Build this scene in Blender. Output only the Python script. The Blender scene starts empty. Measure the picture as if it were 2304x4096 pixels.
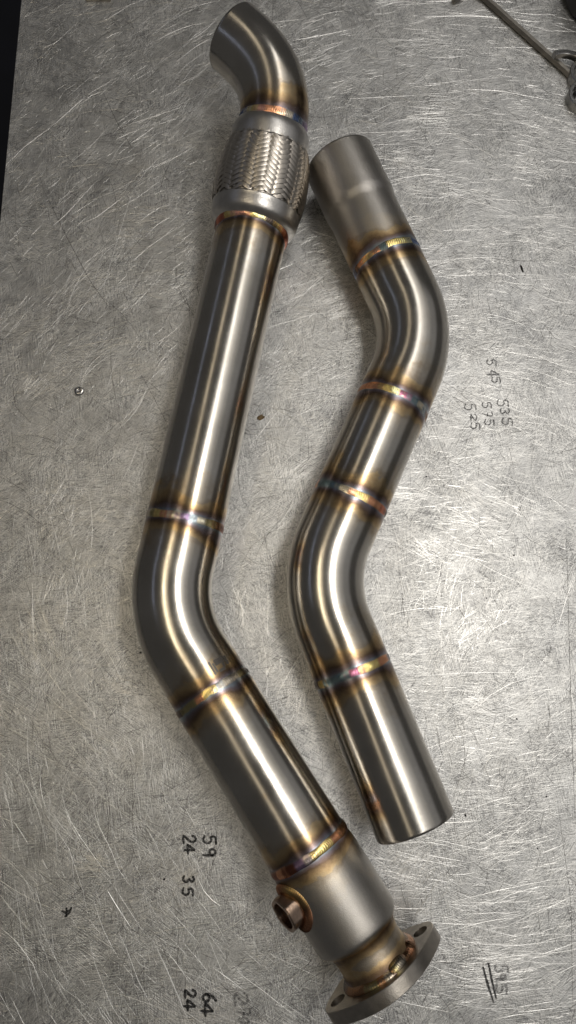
import bpy, math, random
import numpy as np
from mathutils import Vector, Matrix

# ------------------------------------------------------------------ camera, light, exposure
scene = bpy.context.scene
COL = scene.collection
R = math.radians

cam_d = bpy.data.cameras.new("camera")
cam_d.sensor_fit = 'VERTICAL'
cam_d.sensor_height = 24.0
cam_d.lens = 24.0 * 2900 / 4096
cam_d.clip_start = 0.01
cam_d.clip_end = 50
cam = bpy.data.objects.new("camera", cam_d)
cam.location = (0, 0, 0.75)
cam.rotation_euler = (R(12.5), 0, 0)
COL.objects.link(cam)
scene.camera = cam

world = bpy.data.worlds.new("World")
scene.world = world
world.use_nodes = True
bg = world.node_tree.nodes["Background"]
bg.inputs[0].default_value = (1.0, 0.98, 0.96, 1)
bg.inputs[1].default_value = 0.05

scene.view_settings.view_transform = 'Standard'
scene.view_settings.look = 'None'
scene.view_settings.exposure = 0.13
scene.view_settings.gamma = 1.0
scene.cycles.use_denoising = True
scene.cycles.max_bounces = 6
scene.cycles.sample_clamp_indirect = 4.0


def lamp(name, loc, target, sx, sy, radiance, color):
    d = bpy.data.lights.new(name, 'AREA')
    d.shape = 'RECTANGLE'
    d.size, d.size_y = sx, sy
    d.energy = radiance * math.pi * sx * sy
    d.color = color
    o = bpy.data.objects.new(name, d)
    o.location = loc
    z = (Vector(loc) - Vector(target)).normalized()
    y = Vector((0, 1, 0))
    x = y.cross(z).normalized()
    y = z.cross(x)
    o.rotation_euler = Matrix((x, y, z)).transposed().to_euler()
    COL.objects.link(o)
    return o


# workshop strip lights run along the bench, a broad pale side light comes from the right
lamp("bench_work_light", (0.47, 0.20, 1.38), (0.47, 0.20, 0), 0.18, 0.65, 9.8, (1.0, 0.955, 0.87))
lamp("ceiling_strip_light", (0.47, 0.55, 1.40), (0.47, 0.55, 0), 0.20, 2.6, 2.7, (1.0, 0.975, 0.935))
lamp("ceiling_bounce_light", (0.685, 0.45, 1.40), (0.685, 0.45, 0), 0.23, 2.6, 0.95, (1.0, 0.97, 0.92))  # three added area lamps, stepped down to imitate a pale lit ceiling and wall
lamp("ceiling_bounce_light", (0.95, 0.45, 1.40), (0.95, 0.45, 0), 0.30, 2.6, 0.55, (1.0, 0.97, 0.93))
lamp("ceiling_bounce_light", (1.33, 0.45, 1.40), (1.33, 0.45, 0), 0.46, 2.6, 0.30, (1.0, 0.98, 0.95))
lamp("side_soft_light", (1.92, 0.45, 1.12), (1.0, 0.45, -0.2), 0.95, 3.0, 0.16, (0.98, 0.98, 1.0))  # broad dim area lamp continuing the fade to the right
lamp("left_work_light", (-0.47, 0.17, 1.39), (-0.47, 0.17, 0), 0.10, 0.55, 6.5, (1.0, 0.86, 0.62))
lamp("left_strip_light", (-0.31, 0.35, 1.40), (-0.31, 0.35, 0), 0.10, 2.6, 1.3, (1.0, 0.87, 0.66))
lamp("far_strip_light", (-1.62, 1.2, 1.5), (-1.2, 1.2, 0), 0.05, 2.4, 1.2, (0.62, 0.72, 1.0))

# ------------------------------------------------------------------ helpers
rng = np.random.default_rng(7)
random.seed(7)


def tag(o, label, cat, group=None):
    o["label"] = label
    o["category"] = cat
    if group:
        o["group"] = group
    return o


def mesh_obj(name, verts, faces, mats, parent=None, smooth=True, sharp=38, attrs=None, colors=None, mat_idx=None):
    me = bpy.data.meshes.new(name)
    me.from_pydata([tuple(map(float, v)) for v in verts], [], [tuple(map(int, f)) for f in faces])
    for m in (mats if isinstance(mats, (list, tuple)) else [mats]):
        me.materials.append(m)
    if mat_idx is not None:
        me.polygons.foreach_set("material_index", list(map(int, mat_idx)))
    if attrs:
        for k, a in attrs.items():
            at = me.attributes.new(k, 'FLOAT', 'POINT')
            at.data.foreach_set("value", np.asarray(a, dtype=np.float32))
    if colors is not None:
        at = me.attributes.new("tint", 'FLOAT_COLOR', 'POINT')
        c = np.ones((len(verts), 4), dtype=np.float32)
        c[:, :3] = colors
        at.data.foreach_set("color", c.ravel())
    if smooth:
        me.polygons.foreach_set("use_smooth", [True] * len(me.polygons))
        if sharp:
            me.set_sharp_from_angle(angle=R(sharp))
    me.update()
    o = bpy.data.objects.new(name, me)
    COL.objects.link(o)
    if parent is not None:
        o.parent = parent
    return o


def empty(name, loc=(0, 0, 0)):
    o = bpy.data.objects.new(name, None)
    o.location = loc
    o.empty_display_size = 0.05
    COL.objects.link(o)
    return o


def adopt(parent):
    """children are modelled in world space: cancel the parent's offset"""
    for c in parent.children:
        c.matrix_parent_inverse = Matrix.Translation(-parent.location)


# ------------------------------------------------------------------ materials
class NT:
    def __init__(self, name):
        self.m = bpy.data.materials.new(name)
        self.m.use_nodes = True
        self.t = self.m.node_tree
        self.p = self.t.nodes["Principled BSDF"]

    def n(self, typ, **kw):
        nd = self.t.nodes.new(typ)
        for k, v in kw.items():
            if k.startswith('i_'):
                nd.inputs[k[2:]].default_value = v
            else:
                setattr(nd, k, v)
        return nd

    def l(self, a, b):
        self.t.links.new(a, b)

    def set(self, **kw):
        for k, v in kw.items():
            self.p.inputs[k].default_value = v


def ramp(nt, stops, fac, interp='LINEAR'):
    r = nt.n('ShaderNodeValToRGB')
    r.color_ramp.interpolation = interp
    el = r.color_ramp.elements
    while len(el) < len(stops):
        el.new(0.5)
    for e, (p, c) in zip(el, stops):
        e.position = p
        e.color = (c[0], c[1], c[2], 1) if not isinstance(c, (int, float)) else (c, c, c, 1)
    nt.l(fac, r.inputs[0])
    return r.outputs[0]


def mathn(nt, op, a, b=None):
    m = nt.n('ShaderNodeMath', operation=op)
    for i, x in enumerate((a, b)):
        if x is None:
            continue
        if isinstance(x, (int, float)):
            m.inputs[i].default_value = x
        else:
            nt.l(x, m.inputs[i])
    return m.outputs[0]


def noise(nt, scale, detail=3, vec=None, rough=0.5):
    nd = nt.n('ShaderNodeTexNoise')
    nd.inputs['Scale'].default_value = scale
    nd.inputs['Detail'].default_value = detail
    nd.inputs['Roughness'].default_value = rough
    if vec is not None:
        nt.l(vec, nd.inputs['Vector'])
    return nd.outputs['Fac']


def mapped(nt, rot=0.0, scale=(1, 1, 1)):
    tc = nt.n('ShaderNodeTexCoord')
    mp = nt.n('ShaderNodeMapping')
    mp.vector_type = 'TEXTURE'      # turns first, then stretches
    mp.inputs['Rotation'].default_value = (0, 0, rot)
    mp.inputs['Scale'].default_value = tuple(1.0 / q for q in scale)
    nt.l(tc.outputs['Object'], mp.inputs['Vector'])
    return mp.outputs['Vector']


def bump(nt, h, strength, dist, normal=None):
    b = nt.n('ShaderNodeBump')
    b.inputs['Strength'].default_value = strength
    b.inputs['Distance'].default_value = dist
    nt.l(h, b.inputs['Height'])
    if normal is not None:
        nt.l(normal, b.inputs['Normal'])
    return b.outputs['Normal']


def mixc(nt, fac, a, b, blend='MIX'):
    m = nt.n('ShaderNodeMix', data_type='RGBA', blend_type=blend)
    if isinstance(fac, (int, float)):
        m.inputs[0].default_value = fac
    else:
        nt.l(fac, m.inputs[0])
    for i, x in ((6, a), (7, b)):
        if isinstance(x, tuple):
            m.inputs[i].default_value = (*x, 1)
        else:
            nt.l(x, m.inputs[i])
    return m.outputs[2]


# --- scratched stainless bench top
def make_bench():
    nt = NT("scratched_bench_steel")
    nt.set(Metallic=0.84)
    # fine rub marks: stretched noises in several directions, each showing in its own patches
    h = None
    for i, (rot, sx, sy) in enumerate(((0.12, 70, 950), (1.05, 90, 1000), (1.75, 70, 900), (2.6, 80, 1100), (0.6, 100, 1000))):
        mk = noise(nt, 1.0, 2, mapped(nt, rot, (sx, sy, 1)), 0.6)
        msk = ramp(nt, [(0.42, 0.15), (0.60, 1.0)], noise(nt, 11 + 2 * i, 3, mapped(nt, 0.7 * i + 0.3, (1, 1.3, 1)), 0.6))
        mk = mathn(nt, 'MULTIPLY', mathn(nt, 'SUBTRACT', mk, 0.5), msk)
        h = mk if h is None else mathn(nt, 'ADD', h, mk)
    grain = noise(nt, 620, 3, mapped(nt), 0.7)
    cloud = noise(nt, 7, 6, mapped(nt, 0.4), 0.65)
    blot = noise(nt, 34, 5, mapped(nt, 0.9, (1, 1.5, 1)), 0.65)
    tone = mathn(nt, 'ADD', mathn(nt, 'MULTIPLY', cloud, 0.5), mathn(nt, 'MULTIPLY', blot, 0.5))
    col = ramp(nt, [(0.37, (0.44, 0.44, 0.44)), (0.50, (0.61, 0.608, 0.60)), (0.62, (0.72, 0.715, 0.705))], tone)
    line = ramp(nt, [(0.30, (0.55, 0.55, 0.56)), (0.5, (1, 1, 1)), (0.70, (1.35, 1.34, 1.32))], mathn(nt, 'ADD', h, 0.5))
    col = mixc(nt, 1.0, col, line, 'MULTIPLY')
    gr = ramp(nt, [(0.30, (0.86, 0.86, 0.86)), (0.7, (1.1, 1.1, 1.1))], grain)
    col = mixc(nt, 1.0, col, gr, 'MULTIPLY')
    nt.l(col, nt.p.inputs['Base Color'])
    rgh = ramp(nt, [(0.35, 0.35), (0.65, 0.53)], mathn(nt, 'ADD', mathn(nt, 'MULTIPLY', blot, 0.5), mathn(nt, 'MULTIPLY', noise(nt, 16, 5, mapped(nt, 2.0), 0.6), 0.5)))
    nt.l(rgh, nt.p.inputs['Roughness'])
    hh = mathn(nt, 'ADD', h, mathn(nt, 'MULTIPLY', grain, 0.35))
    nt.l(bump(nt, hh, 0.6, 0.0006), nt.p.inputs['Normal'])
    return nt.m


def plain(name, col, rough, metal=0.0, bump_s=0.0, bscale=400, vary=0.0, spec=None):
    nt = NT(name)
    nt.set(Roughness=rough, Metallic=metal)
    nt.p.inputs['Base Color'].default_value = (*col, 1)
    if spec is not None:
        nt.p.inputs['Specular IOR Level'].default_value = spec
    if vary:
        f = noise(nt, bscale * 0.15, 4, mapped(nt))
        c = ramp(nt, [(0.3, tuple(x * (1 - vary) for x in col)), (0.7, tuple(min(1, x * (1 + vary)) for x in col))], f)
        nt.l(c, nt.p.inputs['Base Color'])
    if bump_s:
        nt.l(bump(nt, noise(nt, bscale, 3, mapped(nt)), bump_s, 0.0006), nt.p.inputs['Normal'])
    return nt.m


# --- stainless tube with weld heat colours driven by the distance to the weld (mm)
def make_tube(name, rough, matte=False):
    nt = NT(name)
    nt.set(Metallic=1.0)
    a = nt.n('ShaderNodeAttribute', attribute_name='weld_distance')
    th = nt.n('ShaderNodeAttribute', attribute_name='around')
    s = nt.n('ShaderNodeAttribute', attribute_name='along')
    comb = nt.n('ShaderNodeCombineXYZ')
    nt.l(th.outputs['Fac'], comb.inputs[0])
    nt.l(s.outputs['Fac'], comb.inputs[1])
    # uneven reach of the heat
    wob = noise(nt, 26, 4, mapped(nt), 0.62)
    d = mathn(nt, 'MULTIPLY', a.outputs['Fac'], mathn(nt, 'ADD', mathn(nt, 'MULTIPLY', wob, 2.4), -0.2))
    d = mathn(nt, 'DIVIDE', d, 56.0)
    base = (0.56, 0.535, 0.495) if not matte else (0.48, 0.46, 0.435)
    col = ramp(nt, [(0.0, (0.33, 0.34, 0.36)), (0.055, (0.33, 0.38, 0.43)), (0.095, (0.24, 0.20, 0.22)), (0.16, (0.19, 0.13, 0.09)),
                    (0.26, (0.47, 0.34, 0.19)), (0.34, (0.55, 0.43, 0.27)), (0.37, (0.44, 0.37, 0.29)), (0.48, (0.55, 0.50, 0.43)), (0.75, base)], d)
    cl = noise(nt, 14, 4, mapped(nt), 0.55)
    col = mixc(nt, 1.0, col, ramp(nt, [(0.3, (0.84, 0.82, 0.78)), (0.7, (1.1, 1.09, 1.08))], cl), 'MULTIPLY')
    # drawn / polishing lines
    mp = nt.n('ShaderNodeMapping')
    mp.inputs['Scale'].default_value = (6.0, 2600.0, 1) if not matte else (30.0, 900.0, 1)
    nt.l(comb.outputs[0], mp.inputs['Vector'])
    ln = noise(nt, 1.0, 3, mp.outputs['Vector'], 0.6)
    col = mixc(nt, 1.0, col, ramp(nt, [(0.3, (0.90, 0.90, 0.90)), (0.7, (1.07, 1.07, 1.07))], ln), 'MULTIPLY')
    nt.l(col, nt.p.inputs['Base Color'])
    heat_r = ramp(nt, [(0.0, 0.08), (0.3, 0.03), (0.5, 0.0)], d)
    sm = noise(nt, 30, 4, mapped(nt), 0.6)
    r0 = mathn(nt, 'ADD', mathn(nt, 'MULTIPLY', sm, 0.18), rough - 0.09)
    nt.l(mathn(nt, 'ADD', r0, heat_r), nt.p.inputs['Roughness'])
    if matte:
        g = noise(nt, 1500, 2, mapped(nt), 0.6)
        nt.l(bump(nt, g, 0.5, 0.0004), nt.p.inputs['Normal'])
    else:
        g = noise(nt, 22, 2, mapped(nt), 0.5)
        n1 = bump(nt, g, 0.10, 0.002)
        nt.l(bump(nt, ln, 0.10, 0.0002, n1), nt.p.inputs['Normal'])
    return nt.m


def make_tinted(name, rough, bs=0.3, bscale=1800):
    nt = NT(name)
    nt.set(Metallic=1.0, Roughness=rough)
    a = nt.n('ShaderNodeAttribute', attribute_name='tint')
    nt.l(a.outputs['Color'], nt.p.inputs['Base Color'])
    nt.l(bump(nt, noise(nt, bscale, 3, mapped(nt)), bs, 0.0003), nt.p.inputs['Normal'])
    return nt.m


M_BENCH = make_bench()
M_TUBE = make_tube("polished_stainless", 0.195)
M_SLEEVE = make_tube("satin_stainless", 0.33, True)
M_WELD = make_tinted("weld_bead_metal", 0.26)
M_COLLAR = plain("brushed_collar_steel", (0.60, 0.58, 0.555), 0.34, 1.0, 0.25, 700, 0.12)
M_BRAID = plain("braid_steel", (0.56, 0.515, 0.46), 0.33, 1.0, 0.12, 1500, 0.10)
M_CORE = plain("dark_bellows_bore_shade", (0.03, 0.027, 0.024), 0.6, 0.3)  # bellows metal; its near-black also stands for shade inside the bung's hole
M_FLANGE = plain("machined_flange_steel", (0.42, 0.385, 0.34), 0.30, 1.0, 0.3, 900, 0.15)
M_SCR = plain("bright_scratch", (0.88, 0.87, 0.85), 0.31, 1.0)
M_SCR2 = plain("worn_scratch", (0.74, 0.73, 0.71), 0.31, 1.0)
M_DARK = plain("dark_scratch", (0.10, 0.095, 0.09), 0.55, 0.6)


def ink(name, col, rough, lo, hi):
    nt = NT(name)
    nt.set(Roughness=rough, Metallic=0.0)
    nt.p.inputs['Base Color'].default_value = (*col, 1)
    f = mathn(nt, 'ADD', mathn(nt, 'MULTIPLY', noise(nt, 700, 3, mapped(nt), 0.7), 0.6), mathn(nt, 'MULTIPLY', noise(nt, 1.0, 2, mapped(nt, 0.4, (260, 1500, 1)), 0.6), 0.4))
    nt.l(ramp(nt, [(0.42, lo), (0.56, hi)], f), nt.p.inputs['Alpha'])
    return nt.m


M_INK = ink("black_marker_ink", (0.012, 0.012, 0.014), 0.45, 0.50, 1.0)
M_GREY = ink("worn_marker_ink", (0.035, 0.035, 0.042), 0.5, 0.22, 0.82)
M_FAINT = ink("faded_marker_ink", (0.05, 0.05, 0.055), 0.5, 0.05, 0.60)
M_HEX = plain("nickel_plated_steel", (0.37, 0.345, 0.305), 0.38, 1.0, 0.1, 500, 0.15)
M_RING = plain("dark_spring_steel", (0.36, 0.355, 0.35), 0.22, 1.0, 0.2, 500, 0.2)
M_BLACK = plain("black_plastic", (0.008, 0.008, 0.009), 0.5)
M_FLOOR = plain("dark_floor_paint", (0.012, 0.013, 0.02), 0.6, 0.0, 0.2, 40, 0.3)
M_FRAME = plain("dark_frame_paint", (0.02, 0.021, 0.026), 0.5)
M_CHIP = plain("brown_crumb", (0.22, 0.15, 0.075), 0.8, 0.0, 0.8, 900, 0.4)
M_SCUFF = plain("dull_scuff", (0.30, 0.295, 0.29), 0.5, 1.0, 0.0, 400, 0.0)
M_SOOT = plain("black_grit", (0.015, 0.014, 0.013), 0.8)
M_RIVET = plain("rivet_steel", (0.62, 0.61, 0.60), 0.22, 1.0, 0.4, 600, 0.2)

# ------------------------------------------------------------------ setting: floor and bench
floor = mesh_obj("floor", [(-3, -3, -0.86), (3, -3, -0.86), (3, 4, -0.86), (-3, 4, -0.86)], [(0, 1, 2, 3)], M_FLOOR, smooth=False)
floor["kind"] = "structure"


def box(x0, x1, y0, y1, z0, z1, b=0.0):
    """box with chamfered top rim"""
    if b <= 0:
        v = [(x, y, z) for z in (z0, z1) for x, y in ((x0, y0), (x1, y0), (x1, y1), (x0, y1))]
        f = [(3, 2, 1, 0), (4, 5, 6, 7)] + [(i, (i + 1) % 4, 4 + (i + 1) % 4, 4 + i) for i in range(4)]
        return v, f
    v = [(x, y, z0) for x, y in ((x0, y0), (x1, y0), (x1, y1), (x0, y1))]
    v += [(x, y, z1 - b) for x, y in ((x0, y0), (x1, y0), (x1, y1), (x0, y1))]
    v += [(x, y, z1) for x, y in ((x0 + b, y0 + b), (x1 - b, y0 + b), (x1 - b, y1 - b), (x0 + b, y1 - b))]
    f = [(3, 2, 1, 0), (8, 9, 10, 11)]
    for k in (0, 4):
        f += [(k + i, k + (i + 1) % 4, k + 4 + (i + 1) % 4, k + 4 + i) for i in range(4)]
    return v, f


BX0, BX1, BY0, BY1 = -0.335, 0.72, -0.62, 1.15
bench = empty("workbench", (0, 0, -0.86))
tag(bench, "scratched bare steel workbench top covered with marker numbers under both pipes", "workbench")
mesh_obj("table_top", *box(BX0, BX1, BY0, BY1, -0.006, 0.0, 0.0006), M_BENCH, bench, smooth=False)
mesh_obj("frame_rail", *box(BX0 + 0.03, BX0 + 0.07, BY0 + 0.03, BY1 - 0.03, -0.066, -0.0065), M_FRAME, bench, smooth=False)
mesh_obj("frame_rail", *box(BX1 - 0.07, BX1 - 0.03, BY0 + 0.03, BY1 - 0.03, -0.066, -0.0065), M_FRAME, bench, smooth=False)
for lx in (BX0 + 0.032, BX1 - 0.068):
    for ly in (BY0 + 0.05, BY1 - 0.09):
        mesh_obj("leg", *box(lx, lx + 0.036, ly, ly + 0.036, -0.86, -0.0665), M_FRAME, bench, smooth=False)


def ridge_strokes(strokes):
    """strokes: list of (points Nx2, width, height, tilt, mat) -> verts, faces, mats: each a low two-sided ridge"""
    V, F, MI = [], [], []
    for pts, w, h, mi, z in strokes:
        P = np.asarray(pts)
        n = len(P)
        T = np.gradient(P, axis=0)
        T /= np.linalg.norm(T, axis=1)[:, None] + 1e-12
        N = np.stack([-T[:, 1], T[:, 0]], 1)
        tap = np.sin(np.linspace(0.12, math.pi - 0.12, n)) ** 0.6
        b = len(V)
        for i in range(n):
            q = N[i] * w * 0.5 * tap[i]
            V.append((P[i, 0] + q[0], P[i, 1] + q[1], z))
            V.append((P[i, 0], P[i, 1], z + h * tap[i]))
            V.append((P[i, 0] - q[0], P[i, 1] - q[1], z))
        for i in range(n - 1):
            a = b + 3 * i
            F += [(a + 1, a, a + 3, a + 4), (a + 2, a + 1, a + 4, a + 5)]
            MI += [mi, mi]
    return V, F, MI


def arc_pts(x, y, ang, ln, curv, n):
    t = np.linspace(-0.5, 0.5, n) * ln
    a = ang + curv * t
    step = ln / (n - 1)
    px = x + np.concatenate([[0], np.cumsum(np.cos(a[:-1]) * step)])
    py = y + np.concatenate([[0], np.cumsum(np.sin(a[:-1]) * step)])
    return np.stack([px, py], 1)


strokes = []
XA, XB, YA, YB = -0.333, 0.40, -0.335, 0.87


def rand_ang():
    return rng.uniform(0, math.pi)


def lean(x, y):
    """the direction the bench has mostly been scrubbed in around here"""
    u = rng.random()
    if x > 0.06 and u < 0.55:
        return rng.normal(0.0, 0.30)
    if x < 0.0 and y < 0.05 and u < 0.45:
        return rng.normal(2.05, 0.30)
    if x < 0.05 and y > 0.3 and u < 0.45:
        return rng.normal(0.55, 0.35)
    return rand_ang()


for i in range(1800):       # long scratches
    ln = rng.uniform(0.02, 0.085) if rng.random() < 0.85 else rng.uniform(0.08, 0.16)
    w = rng.uniform(0.00022, 0.00055)
    px_, py_ = rng.uniform(XA + .05, XB), rng.uniform(YA, YB)
    strokes.append((arc_pts(px_, py_, lean(px_, py_), ln, rng.normal(0, 6), 7), w, w * rng.uniform(0.12, 0.55), 0 if rng.random() < 0.35 else 1, 0.00006))
for i in range(20000):     # short fine ones
    x, y = rng.uniform(XA, XB), rng.uniform(YA, YB)
    ln = rng.uniform(0.003, 0.022)
    w = rng.uniform(0.00016, 0.0004)
    strokes.append((arc_pts(x, y, lean(x, y), ln, rng.normal(0, 14), 4), w, w * rng.uniform(0.08, 0.48), 0 if rng.random() < 0.2 else 1, 0.00004))
for c in range(380):       # bunches from one rub
    cx, cy = rng.uniform(XA, XB), rng.uniform(YA, YB)
    ca, cs, cl = lean(cx, cy), rng.uniform(0.006, 0.03), rng.uniform(0.006, 0.035)
    hh = rng.uniform(0.08, 0.45)
    for i in range(int(rng.uniform(15, 70))):
        w = rng.uniform(0.00014, 0.00042)
        x, y = cx + rng.normal(0, cs), cy + rng.normal(0, cs)
        strokes.append((arc_pts(x, y, ca + rng.normal(0, 0.16), cl * rng.uniform(0.3, 1.3), rng.normal(0, 8), 5), w, w * hh * rng.uniform(0.6, 1.4), 0 if rng.random() < 0.2 else 1, 0.00004))
for i in range(4500):       # dirt-filled dark lines
    ln = rng.uniform(0.004, 0.03) if rng.random() < 0.93 else rng.uniform(0.03, 0.11)
    w = rng.uniform(0.00018, 0.00042)
    strokes.append((arc_pts(rng.uniform(XA, XB), rng.uniform(YA, YB), rand_ang(), ln, rng.normal(0, 10), 5), w, w * 0.05, 2, 0.00007))
for i in range(700):       # nicks
    ln = rng.uniform(0.0008, 0.003)
    w = rng.uniform(0.0003, 0.0009)
    strokes.append((arc_pts(rng.uniform(XA, XB), rng.uniform(YA, YB), rand_ang(), ln, 0, 3), w, w * rng.uniform(0.1, 0.45), 0, 0.00008))
for i in range(60):         # broad dull scuffs
    strokes.append((arc_pts(rng.uniform(XA + .06, XB), rng.uniform(YA, YB), rng.normal(0.7, 0.5), rng.uniform(.02, .09), rng.normal(0, 5), 7), rng.uniform(.0004, .0009), .00002, 3, 0.00003))
strokes = [s for s in strokes if s[0][:, 0].min() > BX0 + 0.002]
SCR=[(0.7,[(-1899,-1288),(-1823,-1457),(-1706,-1655),(-1617,-1839),(-1505,-1972)]),(1.5,[(-1719,-2014),(-1641,-2128),(-1558,-2236)]),(1.0,[(-1558,-2236),(-1475,-2342)]),(0.6,[(-1873,-2413),(-1794,-2657),(-1635,-2978),(-1513,-3142)]),(0.8,[(-1583,-2383),(-1490,-2565),(-1390,-2784),(-1246,-3012)]),(0.8,[(-1263,-2448),(-1138,-2669),(-1015,-2910),(-906,-3135)]),(0.6,[(-2615,-1888),(-2532,-2259),(-2392,-2726),(-2272,-3135)]),(0.5,[(-1663,-1972),(-1494,-2200),(-1329,-2413)]),(0.5,[(-1212,-2093),(-1022,-2283),(-823,-2483)]),(0.5,[(-1325,-560),(-1339,-899),(-1384,-1432)]),(0.5,[(-1992,-1307),(-2069,-1778),(-1993,-2140)]),(0.6,[(-2251,-1445),(-2216,-1717)]),(0.5,[(-1270,-574),(-1187,-951)]),(0.5,[(-1882,-2259),(-1948,-2020),(-2103,-1655),(-2352,-1332)]),(0.8,[(-2457,6828),(-2576,6698),(-2791,6452)]),(0.6,[(-2791,6452),(-3144,6125),(-3346,5869)]),(0.5,[(-2233,5686),(-2415,5452),(-2621,5164)]),(0.7,[(-1912,5464),(-2235,5175),(-2432,5077)]),(0.5,[(-2610,7927),(-2861,7621),(-3027,7518)]),(1.3,[(-866,-1902),(-799,-2024),(-719,-2105),(-639,-2155)]),(0.5,[(-1284,-2425),(-1129,-2696),(-1026,-2902),(-904,-3139)]),(0.6,[(-706,-2670),(-415,-2859)]),(0.6,[(-513,-2687),(-223,-2876),(102,-3105)]),(0.6,[(-91,-2346),(103,-2557)]),(0.9,[(1320,-1546),(1698,-1630),(2054,-1704)]),(0.7,[(1311,-1782),(1500,-1993),(1848,-2138)]),(0.9,[(1304,-2653),(1580,-2757),(1867,-2818)]),(0.6,[(1383,-2406),(1770,-2477),(2120,-2495),(2700,-2433)]),(0.7,[(2335,-2228),(2733,-2048)]),(0.6,[(2308,-2583),(2696,-2468)]),(0.6,[(1627,-2228),(1982,-2210),(2274,-2246)]),(0.8,[(2192,3357),(2434,3165)]),(0.7,[(2848,2716),(3127,2537)]),(0.5,[(2540,2867),(2768,2710)]),(0.6,[(1468,2068),(1803,2062)]),(0.5,[(2451,3251),(2886,3055),(3171,3055)]),(0.7,[(1711,8001),(2232,8011),(2621,7990)]),(0.6,[(2802,7967),(3007,7928),(3306,7935)]),(0.5,[(2464,7532),(2979,7540),(3552,7486)]),(0.6,[(2175,6934),(2554,6912),(3177,6778)]),(0.6,[(1720,8219),(1982,8235),(2244,8243)]),(0.6,[(-1388,7314),(-1128,7562),(-937,7688)]),(0.7,[(66,7643),(366,7705),(771,7804)]),(0.5,[(-1414,8086),(-1144,8159),(-919,8233)])]
for w, pts in SCR:         # the scratches that stand out
    P = np.array(pts) / 10000.0
    t = np.linspace(0, 1, len(P))
    tt = np.linspace(0, 1, 4 * len(P))
    Q = np.stack([np.interp(tt, t, P[:, 0]), np.interp(tt, t, P[:, 1])], 1)
    strokes.append((Q, w * 0.75 / 1000.0, w / 1000.0 * 0.38, 0, 0.0001))
for pts, w in (([(.2937, .1522), (.287, .04), (.281, -.0745), (.2778, -.1438)], 0.0005), ([(.262, -.12), (.268, -.21), (.262, -.30)], 0.0004), ([(-.29, .56), (-.255, .49), (-.225, .435), (-.20, .40)], 0.0006), ([(-.23, .70), (-.205, .645), (-.18, .60)], 0.0005)):
    P = np.array(pts)
    t = np.linspace(0, 1, len(P))
    tt = np.linspace(0, 1, 14)
    strokes.append((np.stack([np.interp(tt, t, P[:, 0]), np.interp(tt, t, P[:, 1])], 1), w, w * 0.05, 2, 0.0001))
V, F, MI = ridge_strokes(strokes)
sc = mesh_obj("scratches", V, F, [M_SCR, M_SCR2, M_DARK, M_SCUFF], bench, smooth=True, sharp=None, mat_idx=MI)
sc["kind"] = "stuff"

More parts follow.
